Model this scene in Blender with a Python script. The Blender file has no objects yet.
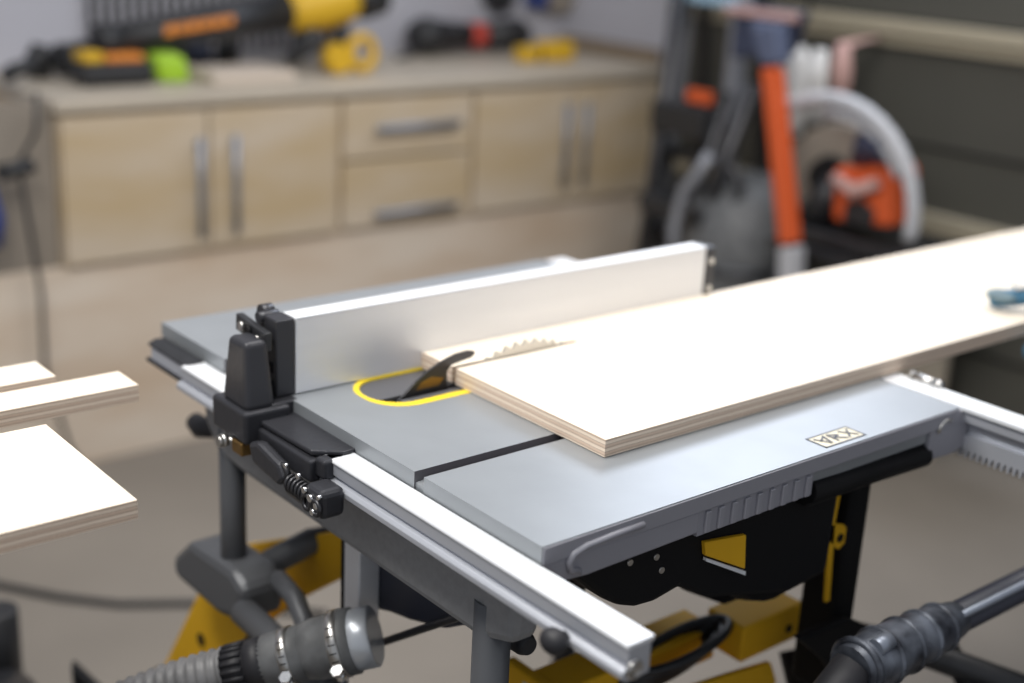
import bpy, bmesh, math, random
from mathutils import Vector, Matrix
random.seed(7)
C = bpy.context.scene.collection
H = 0.876            # height of the saw table top above the floor; z below is measured from the table top
PI = math.pi

# ------------------------------------------------------------------ camera
def make_camera():
    yaw, pitch, roll = (math.radians(a) for a in (49.90105, -18.24183, 2.94057))
    f = Vector((-math.sin(yaw)*math.cos(pitch), math.cos(yaw)*math.cos(pitch), math.sin(pitch)))
    r = Vector((math.cos(yaw), math.sin(yaw), 0)); u = r.cross(f)
    r2 = math.cos(roll)*r + math.sin(roll)*u; u2 = -math.sin(roll)*r + math.cos(roll)*u
    m = Matrix((r2, u2, -f)).transposed().to_4x4()
    m.translation = Vector((0.70375, -0.63374, 0.47699+H))
    cd = bpy.data.cameras.new('camera'); co = bpy.data.objects.new('camera', cd); C.objects.link(co)
    co.matrix_world = m
    cd.sensor_width = 36; cd.lens = 1362.908/1024*36; cd.clip_start = .02
    cd.dof.use_dof = True; cd.dof.focus_distance = 1.18; cd.dof.aperture_fstop = 2.1
    bpy.context.scene.camera = co
make_camera()

# ------------------------------------------------------------------ light
sc = bpy.context.scene
sc.view_settings.view_transform = 'Standard'; sc.view_settings.look = 'None'
sc.view_settings.gamma = 1; sc.view_settings.exposure = 0.0; sc.view_settings.use_curve_mapping = False
w = bpy.data.worlds.new('world'); sc.world = w; w.use_nodes = True
w.node_tree.nodes['Background'].inputs[0].default_value = (0.86, 0.91, 1.0, 1)
w.node_tree.nodes['Background'].inputs[1].default_value = 0.42
def area(name, loc, target, sx, sy, power, col):
    l = bpy.data.lights.new(name, 'AREA'); l.shape = 'RECTANGLE'; l.size = sx; l.size_y = sy; l.energy = power; l.color = col
    o = bpy.data.objects.new(name, l); C.objects.link(o); o.location = (loc[0], loc[1], loc[2]+H)
    d = Vector((target[0]-loc[0], target[1]-loc[1], target[2]-loc[2])); o.rotation_euler = d.to_track_quat('-Z', 'Y').to_euler()
    return o
area('workshop_lamp_light', (-0.35, -0.60, 1.40), (-0.2, 0.40, 0), 1.2, 0.5, 29, (1.0, 0.97, 0.92))
area('window_light', (-1.3, 2.30, 1.25), (-0.1, 0.5, 0.0), 1.4, 0.7, 28, (0.80, 0.87, 1.0))
area('cabinet_fill_light', (-.35, .9, 1.60), (-2.3, 1.2, -.7), 1.6, 1.0, 30, (1.0, 0.96, 0.92))  # added fill without a fixture, brightens the cabinet fronts and base

# ------------------------------------------------------------------ materials
def mat(name, col, rough=.5, metal=0.0, noise=0.0, nscale=20, bump=0.0, stretch=(1,1,1), col2=None, spec=.5, trans=0.0, coat=0.0):
    m = bpy.data.materials.new(name); m.use_nodes = True; nt = m.node_tree
    b = nt.nodes['Principled BSDF']
    b.inputs['Base Color'].default_value = (*col, 1); b.inputs['Roughness'].default_value = rough
    b.inputs['Metallic'].default_value = metal; b.inputs['Specular IOR Level'].default_value = spec
    b.inputs['Transmission Weight'].default_value = trans; b.inputs['Coat Weight'].default_value = coat
    if noise or bump:
        tc = nt.nodes.new('ShaderNodeTexCoord'); mp = nt.nodes.new('ShaderNodeMapping'); mp.inputs['Scale'].default_value = stretch
        nz = nt.nodes.new('ShaderNodeTexNoise'); nz.inputs['Scale'].default_value = nscale; nz.inputs['Detail'].default_value = 5
        nt.links.new(tc.outputs['Object'], mp.inputs[0]); nt.links.new(mp.outputs[0], nz.inputs['Vector'])
        if noise:
            cr = nt.nodes.new('ShaderNodeValToRGB')
            a = col; c2 = col2 or tuple(x*(1-noise) for x in col)
            cr.color_ramp.elements[0].position = .35; cr.color_ramp.elements[0].color = (*c2, 1)
            cr.color_ramp.elements[1].position = .65; cr.color_ramp.elements[1].color = (*a, 1)
            nt.links.new(nz.outputs['Fac'], cr.inputs[0]); nt.links.new(cr.outputs[0], b.inputs['Base Color'])
        if bump:
            bp = nt.nodes.new('ShaderNodeBump'); bp.inputs['Strength'].default_value = bump; bp.inputs['Distance'].default_value = .002
            nt.links.new(nz.outputs['Fac'], bp.inputs['Height']); nt.links.new(bp.outputs[0], b.inputs['Normal'])
    return m
def ply_edge(name):
    m = bpy.data.materials.new(name); m.use_nodes = True; nt = m.node_tree; b = nt.nodes['Principled BSDF']
    tc = nt.nodes.new('ShaderNodeTexCoord'); sp = nt.nodes.new('ShaderNodeSeparateXYZ')
    nz = nt.nodes.new('ShaderNodeTexNoise'); nz.inputs['Scale'].default_value = 25; nz.inputs['Detail'].default_value = 4
    nt.links.new(tc.outputs['Object'], nz.inputs['Vector'])
    nt.links.new(tc.outputs['Object'], sp.inputs[0])
    ma = nt.nodes.new('ShaderNodeMath'); ma.operation = 'MULTIPLY_ADD'; ma.inputs[1].default_value = 1/.0068   # ply pairs
    ad = nt.nodes.new('ShaderNodeMath'); ad.operation = 'MULTIPLY_ADD'; ad.inputs[1].default_value = .0016; ad.inputs[2].default_value = 0
    nt.links.new(nz.outputs['Fac'], ad.inputs[0])
    s2 = nt.nodes.new('ShaderNodeMath'); s2.operation = 'ADD'; nt.links.new(sp.outputs['Z'], s2.inputs[0]); nt.links.new(ad.outputs[0], s2.inputs[1])
    nt.links.new(s2.outputs[0], ma.inputs[0]); ma.inputs[2].default_value = .1
    fr = nt.nodes.new('ShaderNodeMath'); fr.operation = 'FRACT'; nt.links.new(ma.outputs[0], fr.inputs[0])
    cr = nt.nodes.new('ShaderNodeValToRGB'); e = cr.color_ramp.elements
    e[0].position = 0; e[0].color = (.90, .77, .64, 1); e[1].position = .42; e[1].color = (.86, .72, .58, 1)
    for ps, c in ((.48, (.34, .22, .15, 1)), (.56, (.68, .52, .40, 1)), (.92, (.76, .60, .47, 1)), (.97, (.36, .24, .17, 1))):
        k = e.new(ps); k.color = c
    nt.links.new(fr.outputs[0], cr.inputs[0]); 
    n2 = nt.nodes.new('ShaderNodeTexNoise'); n2.inputs['Scale'].default_value = 60
    mx = nt.nodes.new('ShaderNodeMix'); mx.data_type = 'RGBA'; mx.blend_type = 'MULTIPLY'; mx.inputs[0].default_value = .5
    nt.links.new(tc.outputs['Object'], n2.inputs['Vector']); nt.links.new(cr.outputs[0], mx.inputs[6]); nt.links.new(n2.outputs['Color'], mx.inputs[7])
    nt.links.new(cr.outputs[0], b.inputs['Base Color']); b.inputs['Roughness'].default_value = .75
    return m
M = dict(
 birch=mat('birch_face', (.90,.80,.665), .55, noise=.05, nscale=6, stretch=(6,.5,1)),
 plyedge=ply_edge('ply_edge'),
 table=mat('grey_cast_table', (.31,.33,.35), .38, .30, noise=.06, nscale=18, bump=.03),
 slot=mat('slot_recess_shade', (.15,.145,.16), .5, .3),  # slot walls and floor: recess shade put into a darker colour
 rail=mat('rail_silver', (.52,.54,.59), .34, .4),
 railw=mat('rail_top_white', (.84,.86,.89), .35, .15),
 alu=mat('aluminium', (.80,.815,.85), .42, .35, noise=.04, nscale=60, stretch=(1,.05,1)),
 black=mat('black_plastic', (.022,.023,.026), .42, noise=.2, nscale=60, bump=.05),
 cast=mat('black_cast_metal', (.042,.043,.050), .36, .35, bump=.15, nscale=150),
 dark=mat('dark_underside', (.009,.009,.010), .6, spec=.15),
 cage=mat('dark_grey_tube', (.115,.12,.13), .45, .25, bump=.08, nscale=200),
 skirt=mat('charcoal_skirt', (.33,.33,.37), .42, .1),
 yellow=mat('yellow_plastic', (.90,.68,.03), .45),
 yellowp=mat('yellow_powdercoat', (.86,.48,.02), .6, noise=.12, nscale=8, spec=.2),
 insertp=mat('throat_plate_grey', (.17,.17,.185), .4, .5),
 steel=mat('steel', (.55,.54,.52), .28, .95),
 darksteel=mat('dark_steel', (.07,.07,.075), .34, .8),
 chrome=mat('chrome', (.8,.8,.8), .14, 1.0),
 rubber=mat('grey_rubber', (.14,.145,.15), .5, noise=.35, nscale=40, bump=.1),
 rubberdark=mat('dark_rubber', (.02,.02,.024), .55),
 hose=mat('grey_ribbed_hose', (.22,.22,.225), .45, noise=.3, nscale=50),
 clear=mat('frosted_plastic_port', (.50,.53,.57), .3, .4),
 brass=mat('brass', (.28,.17,.06), .4, .9),
 floor=mat('concrete', (.27,.24,.205), .75, noise=.22, nscale=1.7, bump=.1),
 wallw=mat('white_wall', (.47,.47,.52), .8, noise=.04, nscale=2),
 wood=mat('cabinet_wood', (.56,.47,.36), .6, noise=.1, nscale=4.5, stretch=(1,.6,2.2), col2=(.50,.385,.235)),
 wood2=mat('panel_wood', (.70,.61,.51), .65, noise=.1, nscale=3.0, stretch=(1,.6,2.5), col2=(.58,.45,.33)),
 woodd=mat('brown_board', (.26,.20,.14), .65, noise=.15, nscale=3),
 taupe=mat('taupe_board', (.27,.235,.195), .75, noise=.1, nscale=2),
 counter=mat('counter_top', (.52,.46,.375), .5, noise=.08, nscale=3),
 door=mat('garage_door', (.075,.073,.061), .55, noise=.15, nscale=1.5),
 band=mat('door_band', (.36,.32,.235), .55),
 orange=mat('orange_plastic', (.66,.105,.025), .42),
 lime=mat('lime_plastic', (.36,.60,.03), .5),
 orlabel=mat('orange_label', (.75,.26,.04), .5),
 blue=mat('blue_plastic', (.02,.045,.20), .45),
 bluegrey=mat('blue_grey_metal', (.26,.29,.35), .4, .5),
 lightblue=mat('light_blue_cap', (.32,.48,.62), .5),
 white=mat('white_cloth', (.75,.74,.72), .8),
 pale=mat('pale_plastic', (.46,.47,.50), .45),
 yellowd=mat('tool_yellow', (.66,.40,.02), .5), palewood=mat('pale_block', (.58,.50,.42), .7), wandm=mat('mottled_coupling', (.16,.18,.22), .4, .3, noise=.5, nscale=28, col2=(.02,.022,.03)), navyblack=mat('navy_black_plastic', (.03,.033,.05), .45), stile=mat('ladder_stile', (.27,.28,.31), .5, .1), beam=mat('hammered_grey', (.27,.275,.285), .5, .1, noise=.12, nscale=120, bump=.1), navyblue=mat('dull_navy', (.09,.11,.18), .5), navy=mat('navy_plastic', (.035,.045,.085), .5), rag=mat('pink_rag', (.48,.30,.27), .8),
 skinm=mat('skin', (.62,.38,.28), .55),
 glove=mat('glove_blue', (.045,.16,.27), .6, noise=.2, nscale=60),
 glovegrey=mat('glove_grey', (.16,.24,.28), .65, noise=.3, nscale=80),
 cloth=mat('work_cloth', (.03,.035,.05), .85, noise=.2, nscale=30),
 hair=mat('brown_hair', (.05,.03,.02), .7),
 red=mat('red_plastic', (.5,.05,.03), .45),
 label=mat('dark_label', (.03,.03,.04), .4), labelw=mat('cream_label', (.72,.66,.5), .5),
 glass=mat('window_pane', (.8,.9,1), .05, trans=.9),
)

# ------------------------------------------------------------------ mesh helpers (z measured from the table top)
def V(x, y, z): return Vector((x, y, z+H))
class MB:
    def __init__(s): s.bm = bmesh.new()
    def faces(s, vs, fs, mi=0):
        bv = [s.bm.verts.new(v) for v in vs]
        out = []
        for f in fs:
            try: q = s.bm.faces.new([bv[i] for i in f]); q.material_index = mi; out.append(q)
            except ValueError: pass
        return out
    def box(s, x0, x1, y0, y1, z0, z1, bev=0.0, mi=0, xf=None):
        b = bmesh.new(); bmesh.ops.create_cube(b, size=1)
        for v in b.verts:
            v.co = Vector(((x0+x1)/2+v.co.x*(x1-x0), (y0+y1)/2+v.co.y*(y1-y0), (z0+z1)/2+v.co.z*(z1-z0)+H))
        if bev: bmesh.ops.bevel(b, geom=b.edges[:], offset=bev, segments=3, profile=.5, affect='EDGES')
        s.merge(b, mi, xf); return s
    def merge(s, b, mi=0, xf=None):
        if xf: bmesh.ops.transform(b, matrix=xf, verts=b.verts)
        b.verts.ensure_lookup_table(); b.verts.index_update()
        mp = [s.bm.verts.new(v.co) for v in b.verts]
        for f in b.faces:
            try:
                q = s.bm.faces.new([mp[v.index] for v in f.verts]); q.material_index = mi; q.smooth = f.smooth
            except ValueError: pass
        b.free()
    def prism(s, pts, d, bev=0.0, mi=0):
        """pts: list of world Vectors (planar outline); d: extrusion Vector"""
        b = bmesh.new(); n = len(pts)
        a = [b.verts.new(p) for p in pts]; c = [b.verts.new(p+d) for p in pts]
        b.faces.new(a[::-1]); b.faces.new(c)
        for i in range(n): b.faces.new([a[i], a[(i+1) % n], c[(i+1) % n], c[i]])
        bmesh.ops.recalc_face_normals(b, faces=b.faces)
        if bev: bmesh.ops.bevel(b, geom=b.edges[:], offset=bev, segments=2, profile=.5, affect='EDGES')
        s.merge(b, mi); return s
    def tube(s, path, r, n=20, cap=True, mi=0, flat=None):
        """swept circle along a path of world Vectors; r number or list; flat=(a,b) gives an oval"""
        path = [Vector(p) for p in path]; k = len(path)
        rs = r if isinstance(r, (list, tuple)) else [r]*k
        tg = []
        for i in range(k):
            t = Vector((0,0,0))
            if i < k-1: t += (path[i+1]-path[i]).normalized() if (path[i+1]-path[i]).length > 1e-9 else t
            if i > 0: t += (path[i]-path[i-1]).normalized() if (path[i]-path[i-1]).length > 1e-9 else Vector((0,0,0))
            tg.append(t.normalized())
        up = Vector((0,0,1)) if abs(tg[0].z) < .9 else Vector((0,1,0))
        u = (up - tg[0]*up.dot(tg[0])).normalized(); rings = []
        for i in range(k):
            u = (u - tg[i]*u.dot(tg[i])).normalized(); w_ = tg[i].cross(u)
            ring = []
            for j in range(n):
                a = 2*PI*j/n; ca, sa = math.cos(a)*rs[i], math.sin(a)*rs[i]
                if flat: ca *= flat[0]; sa *= flat[1]
                ring.append(s.bm.verts.new(path[i]+u*ca+w_*sa))
            rings.append(ring)
        for i in range(k-1):
            for j in range(n):
                q = s.bm.faces.new([rings[i][j], rings[i][(j+1)%n], rings[i+1][(j+1)%n], rings[i+1][j]]); q.smooth = True; q.material_index = mi
        if cap:
            for ring, fl in ((rings[0], 1), (rings[-1], 0)):
                q = s.bm.faces.new(ring[::-1] if not fl else ring); q.material_index = mi
        return s
    def ball(s, c, r, sx=1, sy=1, sz=1, mi=0):
        b = bmesh.new(); bmesh.ops.create_uvsphere(b, u_segments=20, v_segments=12, radius=r)
        for v in b.verts: v.co = Vector((v.co.x*sx, v.co.y*sy, v.co.z*sz))+Vector(c)
        for f in b.faces: f.smooth = True
        s.merge(b, mi); return s
    def torus(s, c, axis, R, r, n=28, m=10, mi=0, a0=0, a1=2*PI):
        axis = Vector(axis).normalized(); up = Vector((0,0,1)) if abs(axis.z) < .9 else Vector((1,0,0))
        u = axis.cross(up).normalized(); v = axis.cross(u)
        full = abs(a1-a0-2*PI) < 1e-6
        pts = [Vector(c)+u*R*math.cos(a0+(a1-a0)*i/n)+v*R*math.sin(a0+(a1-a0)*i/n) for i in range(n+1)]
        return s.tube(pts, r, m, cap=not full, mi=mi)
def link(name, bm, mats, parent=None, loc=None):
    bmesh.ops.recalc_face_normals(bm, faces=bm.faces)
    me = bpy.data.meshes.new(name); 
    o = bpy.data.objects.new(name, me); C.objects.link(o)
    if parent:
        o.parent = parent; base = world_loc(parent)
    else:
        if loc is None:
            xs = [v.co for v in bm.verts]; base = Vector((sum(v.x for v in xs)/len(xs), sum(v.y for v in xs)/len(xs), min(v.z for v in xs)))
        else: base = Vector(loc)
        o.location = base
    bmesh.ops.translate(bm, vec=-base, verts=bm.verts)
    bm.to_mesh(me); bm.free()
    for m in (mats if isinstance(mats, (list, tuple)) else [mats]): me.materials.append(m)
    return o
def world_loc(o):
    l = Vector(o.location)
    while o.parent: o = o.parent; l += o.location
    return l
def build(mb, name, m, parent=None, label=None, cat=None, group=None, kind=None):
    o = link(name, mb.bm, M[m] if isinstance(m, str) else [M[k] for k in m], parent)
    if label: o['label'] = label
    if cat: o['category'] = cat
    if group: o['group'] = group
    if kind: o['kind'] = kind
    return o
def thing(name, x, y, z, label, cat, group=None):
    o = bpy.data.objects.new(name, None); C.objects.link(o); o.location = V(x, y, z); o.empty_display_size = .05
    o['label'] = label; o['category'] = cat
    if group: o['group'] = group
    return o
def arc(cx, cy, r, a0, a1, n): return [(cx+r*math.cos(a0+(a1-a0)*i/n), cy+r*math.sin(a0+(a1-a0)*i/n)) for i in range(n+1)]
def rrect(x0, x1, y0, y1, r, n=5):
    return arc(x1-r, y1-r, r, 0, PI/2, n)+arc(x0+r, y1-r, r, PI/2, PI, n)+arc(x0+r, y0+r, r, PI, 1.5*PI, n)+arc(x1-r, y0+r, r, 1.5*PI, 2*PI, n)

# ------------------------------------------------------------------ the room
FL = -H
WX, WY = -2.74, 2.42
build(MB().box(-4.5, 3.5, -3.5, 4.0, FL-.1, FL), 'floor', 'floor', kind='structure')
build(MB().box(WX-.12, WX, -3.5, WY+.12, FL, 1.75), 'wall_left', 'wallw', kind='structure')
build(MB().box(WX, -2.27, WY, WY+.12, FL, 1.75), 'wall_back', 'wallw', kind='structure')
build(MB().box(-2.27, 3.5, WY, WY+.12, 1.25, 1.75), 'wall_back_header', 'wallw', kind='structure')
def garage():
    mb = MB()
    for z0, z1 in ((FL+.012, -.31), (-.29, .145), (.215, .60), (.615, 1.25)):
        mb.box(-2.27, 3.5, WY+.03, WY+.07, z0, z1, .004)
    mb.box(-2.27, 3.5, WY+.055, WY+.075, FL+.01, 1.25)
    d = build(mb, 'door_1', 'door', kind='structure')
    b1 = MB().box(-2.27, 3.5, WY-.005, WY+.03, .176, .212, .003).box(-2.27, 3.5, WY+.01, WY+.03, .146, .172, .003)
    build(b1, 'door_rail', 'band', d)
    build(MB().box(-2.27, 3.5, WY-.005, WY+.03, -.315, -.262, .004), 'door_rail', 'band', d)
    for zz in (-.60, -.10, .35, .45):
        build(MB().box(-2.27, 3.5, WY+.024, WY+.031, zz, zz+.006), 'door_groove', 'dark', d)
garage()
build(MB().box(WX+.002, -2.28, WY-.025, WY-.001, -.62, .040, .002), 'trim_1', 'woodd', kind='structure')

# ------------------------------------------------------------------ the cabinets
FX = -2.24
def handle_v(parent, y, z0, z1):
    mb = MB().tube([V(FX+.033, y, z0), V(FX+.033, y, z1)], .0075, 12)
    for z in (z0+.02, z1-.02): mb.tube([V(FX+.016, y, z), V(FX+.033, y, z)], .005, 8)
    return build(mb, 'handle', 'bluegrey', parent)
def handle_h(parent, y0, y1, z):
    mb = MB().tube([V(FX+.033, y0, z), V(FX+.033, y1, z)], .0085, 12)
    for y in (y0+.02, y1-.02): mb.tube([V(FX+.016, y, z), V(FX+.033, y, z)], .005, 8)
    return build(mb, 'handle', 'bluegrey', parent)
ZT, ZB = -.030, -.385
def cab(y0, y1, label):
    c = thing('cabinet', FX-.24, (y0+y1)/2, ZB, label, 'cabinet', 'cabinets in the row along the wall')
    mb = MB()
    mb.box(WX+.001, FX-.002, y0, y0+.018, ZB, ZT).box(WX+.001, FX-.002, y1-.018, y1, ZB, ZT)
    mb.box(WX+.001, FX-.002, y0+.018, y1-.018, ZB, ZB+.018).box(WX+.001, FX-.002, y0+.018, y1-.018, ZT-.018, ZT)
    mb.box(WX+.001, WX+.012, y0+.018, y1-.018, ZB+.018, ZT-.018)
    build(mb, 'body', 'wood', c); return c
c = cab(.50, 1.228, 'pale wood cabinet with two doors at the left end of the bench')
for y0, y1, hy in ((.506, .860, .832), (.866, 1.222, .925)):
    d = build(MB().box(FX, FX+.016, y0, y1, ZB+.006, ZT-.014, .002), 'door', 'wood', c); handle_v(d, hy, -.345, -.105)
c = cab(1.230, 1.656, 'pale wood drawer unit in the middle of the bench with two long grey pulls')
for z0, z1, hz in ((-.196, ZT-.014, -.118), (ZB+.006, -.204, -.342)):
    d = build(MB().box(FX, FX+.016, 1.238, 1.648, z0, z1, .002), 'drawer', 'wood', c); handle_h(d, 1.33, 1.595, hz)
c = cab(1.658, 2.372, 'pale wood cabinet with two doors at the far end, partly behind the ladder')
for y0, y1, hy in ((1.664, 2.012, 1.985), (2.018, 2.366, 2.060)):
    d = build(MB().box(FX, FX+.016, y0, y1, ZB+.006, ZT-.014, .002), 'door', 'wood', c); handle_v(d, hy, -.33, -.09)
build(MB().box(WX+.001, FX+.022, .492, 2.392, ZT, -.004, .003), 'worktop', 'counter', label='long pale wooden worktop lying across the row of cabinets', cat='worktop')
pl = thing('bench_base', FX-.24, 1.0, FL, 'pale wooden base panel under the cabinets running down to the floor', 'bench base')
build(MB().box(WX+.001, FX, -.60, 2.39, FL, ZB, .002), 'base_panel', 'wood2', pl)
build(MB().box(FX-.028, FX-.010, -.35, .498, ZB, -.006, .002), 'dark_filler_panel', 'taupe', label='added dull brown panel filling the dark area beside the left end of the cabinets', cat='board')  # panel added to make the area left of the cabinets dark

# ------------------------------------------------------------------ tools on the worktop
CT = -.004
def blower():
    t = thing('leaf_blower', -2.52, 1.25, CT, 'long black and yellow cordless blower lying on the worktop with orange lettering', 'leaf blower')
    d = Vector((0, 1, .13)).normalized(); P0 = V(-2.46, .72, .092)
    mb = MB().tube([P0, P0+d*.22, P0+d*.26, P0+d*.50], [.036, .042, .046, .048], 20)
    mb.tube([P0+d*.02, P0-d*.02], [.042, .044], 20)
    build(mb, 'blow_tube', 'black', t)
    L = MB(); n = Vector((1,0,0)); 
    a = P0+d*.13+Vector((.045,0,.008))
    for i, (l0, ln) in enumerate(((0,.03),(.037,.018),(.062,.03),(.099,.022),(.128,.03),(.165,.02))):
        L.prism([a+d*l0+Vector((0,0,-.010)), a+d*(l0+ln)+Vector((0,0,-.010)), a+d*(l0+ln)+Vector((0,0,.012)), a+d*l0+Vector((0,0,.012))], Vector((.004,0,0)))
    build(L, 'lettering', 'orlabel', t)
    Q = P0+d*.52
    body = MB().tube([Q-d*.03, Q, Q+d*.07, Q+d*.15, Q+d*.18], [.046, .060, .066, .060, .045], 24)
    build(body, 'motor_housing', 'yellowd', t)
    build(MB().tube([Q+d*.18, Q+d*.21, Q+d*.27], [.048, .058, .050], 20), 'intake', 'black', t)
    h = MB().tube([Q+Vector((0,-.03,.05)), Q+Vector((0,.0,.13)), Q+Vector((0,.12,.15)), Q+Vector((0,.2,.08))], .018, 12)
    build(h, 'handle', 'black', t)
    foot = MB().tube([Q+Vector((.01,.03,-.05)), Q+Vector((.02,.04,-.085)), Q+Vector((.02,-.03,-.130))], [.034,.028,.016], 14)
    foot.tube([Q+Vector((.01,.13,-.04)), Q+Vector((.02,.12,-.10))], [.030,.024], 14)
    build(foot, 'trigger_foot', 'black', t)
    bt = MB().tube([V(-2.42,1.325,.040), V(-2.37,1.325,.038)], [.040,.036], 24); build(bt, 'battery', 'yellowd', t)
    bt2 = MB().torus(V(-2.40, 1.405, .050), (1,.1,.1), .040, .014); build(bt2, 'trigger_guard', 'yellowd', t)
blower()
def charger():
    t = thing('battery_charger', -2.42, .66, CT, 'black battery charger with a yellow and orange battery at the left end of the worktop', 'charger')
    build(MB().box(-2.47, -2.37, .625, .805, CT, .050, .020), 'housing', 'black', t)
    build(MB().box(-2.46, -2.39, .635, .685, .050, .075, .006), 'battery', 'yellowd', t)
    build(MB().box(-2.46, -2.39, .69, .785, .050, .068, .006), 'battery', 'orlabel', t)
charger()
g = MB()
g.prism([V(-2.40,.825,CT), V(-2.38,.90,CT), V(-2.47,.91,CT), V(-2.49,.83,CT)], Vector((0,-.015,.068)), .014)
build(g, 'safety_glasses_case', 'lime', label='bright lime green plastic case next to the black charger', cat='case')
build(MB().tube([V(-2.58,.600,CT), V(-2.58,.600,.05), V(-2.58,.605,.075)], [.030,.030,.018], 16), 'glue_pot', 'black', label='small black pot left of the battery charger near the wall', cat='pot')
for k_, (y_, w_, h_, lb) in enumerate(((.98,.05,.075,'dark drill body standing under the blower tube, left of the pale block'), (1.06,.045,.06,'dark tool case between the drill body and the blower motor'), (1.145,.04,.07,'dark charger block under the blower tube nearest its yellow motor'))):
    build(MB().tube([V(-2.66,y_,CT), V(-2.66,y_,h_*.6), V(-2.66,y_-.01,h_)], [w_*.8,w_*.8,w_*.5], 14), ('drill_body','tool_case','charger_block')[k_], 'black' if k_ != 1 else 'navy', label=lb, cat='power tool')
build(MB().box(-2.50, -2.32, .93, 1.16, CT, .022, .006), 'wood_block', 'palewood', label='pale wooden block lying on the worktop below the blower', cat='wood block')
g = MB().tube([V(-2.56,.63,.034), V(-2.54,.66,.040), V(-2.53,.70,.05), V(-2.53,.73,.04)], [.03,.042,.040,.025], 16)
build(g, 'sanding_block', 'black', label='dark rounded power tool lump behind the battery charger', cat='power tool')
t = thing('nail_gun', -2.60, .90, CT, 'small black tool lying on the worktop beneath the blower tube', 'power tool')
build(MB().tube([V(-2.60,.80,.025), V(-2.60,.95,.028), V(-2.60,1.02,.022)], [.026,.028,.012], 14), 'barrel', 'black', t)
build(MB().tube([V(-2.60,.92,.025), V(-2.52,.97,.014)], [.02,.018], 12), 'grip', 'darksteel', t)
t = thing('power_plug', -2.45, .50, CT, 'black plug with a short cable resting at the left corner of the worktop', 'plug')
build(MB().tube([V(-2.45,.465,.018), V(-2.45,.49,.032), V(-2.45,.545,.050)], [.014,.020,.016], 12), 'plug', 'black', t)
build(MB().tube([V(-2.45,.545,.050), V(-2.46,.58,.075), V(-2.50,.62,.085), V(-2.50,.64,.05)], .005, 8), 'cable', 'black', t)
def grinder():
    t = thing('angle_grinder', -2.62, 1.95, CT, 'grey angle grinder with a red collar lying on the worktop', 'angle grinder')
    build(MB().tube([V(-2.66,1.76,0.053), V(-2.66,1.80,0.058), V(-2.66,1.90,0.054)], [.044,.056,.040], 18), 'gear_head', 'black', t)
    build(MB().tube([V(-2.66,1.84,0.063), V(-2.655,1.96,0.056)], [.040,.036], 18), 'motor_housing', 'darksteel', t)
    build(MB().tube([V(-2.655,1.96,0.056), V(-2.65,2.01,0.054)], [.038,.038], 18), 'collar', 'red', t)
    build(MB().tube([V(-2.65,2.01,0.054), V(-2.645,2.14,0.060), V(-2.64,2.18,0.048)], [.036,.046,.028], 18), 'rear_handle', 'black', t)
    build(MB().tube([V(-2.64,1.74,CT+.008), V(-2.60,1.66,CT+.008)], [.006,.006], 8), 'cord_end', 'black', t)
grinder()
t = thing('tape_measure', -2.46, 2.12, CT, 'yellow tape measure lying on the worktop near the room corner', 'tape measure')
build(MB().box(-2.50, -2.43, 2.085, 2.20, CT, .055, .012), 'case', 'yellowd', t)
build(MB().box(-2.49, -2.44, 2.00, 2.07, CT, .042, .010), 'hook_end', 'yellowd', t)
build(MB().box(-2.48, -2.45, 2.065, 2.09, .004, .024, .003), 'bridge', 'black', t)
# things on the white wall
t = thing('wall_hook_tools', WX+.03, 2.18, .10, 'dark round tools with blue centre hanging on the white wall in the corner', 'hanging tools')
build(MB().tube([V(WX+.001,2.12,.17), V(WX+.05,2.12,.17)], [.055,.05], 20), 'disc', 'darksteel', t)
build(MB().box(WX+.001, WX+.06, 2.24, 2.30, .13, .21, .008), 'holder', 'blue', t)
build(MB().tube([V(WX+.001,2.36,.165), V(WX+.05,2.36,.165)], [.06,.055], 20), 'disc', 'taupe', t)
t = thing('slatted_panel', WX, .95, .03, 'pale grey vertically slatted panel on the wall behind the blower', 'wall panel')
mb = MB().box(WX+.001, WX+.012, .78, 1.56, .03, .42)
build(mb, 'back_board', 'wallw', t)
mb = MB()
for i in range(26): mb.box(WX+.012, WX+.024, .785+i*.03, .797+i*.03, .03, .42, .002)
build(mb, 'slats', 'darksteel', t)
# cord and blue item hanging at the left
build(MB().tube([V(-2.19,.445,.02), V(-2.17,.43,-.06), V(-2.20,.40,-.13), V(-2.19,.41,-.26), V(-2.185,.425,-.42), V(-2.19,.425,-.60), V(-2.19,.47,-.80), V(-2.15,.50,FL+.01), V(-2.02,.40,FL+.008)], .0055, 10), 'hanging_cord', 'black', label='thin black cord hanging down in front of the added brown panel', cat='cord')
build(MB().tube([V(-2.20,.310,-.17), V(-2.20,.310,-.24), V(-2.20,.310,-.30)], [.035,.05,.045], 16), 'spray_bottle', 'blue', label='dark blue bottle hanging at the left edge of the picture', cat='bottle')
build(MB().tube([V(-2.17,.345,-.140), V(-2.17,.42,-.130)], [.02,.016], 12), 'cord_plug', 'black', label='black plug on the hanging cord above the dark blue bottle', cat='plug')
pts = [V(-2.0,-.02,FL+.006), V(-1.756,.151,FL+.006), V(-1.70,.19,FL+.006), V(-1.646,.228,FL+.006), V(-1.60,.27,FL+.006), V(-1.556,.311,FL+.006), V(-1.485,.423,FL+.006), V(-1.30,.62,FL+.006)]
build(MB().tube(pts, .0075, 10), 'floor_cable', 'black', label='black cable lying across the concrete floor on the left', cat='cable')

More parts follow.
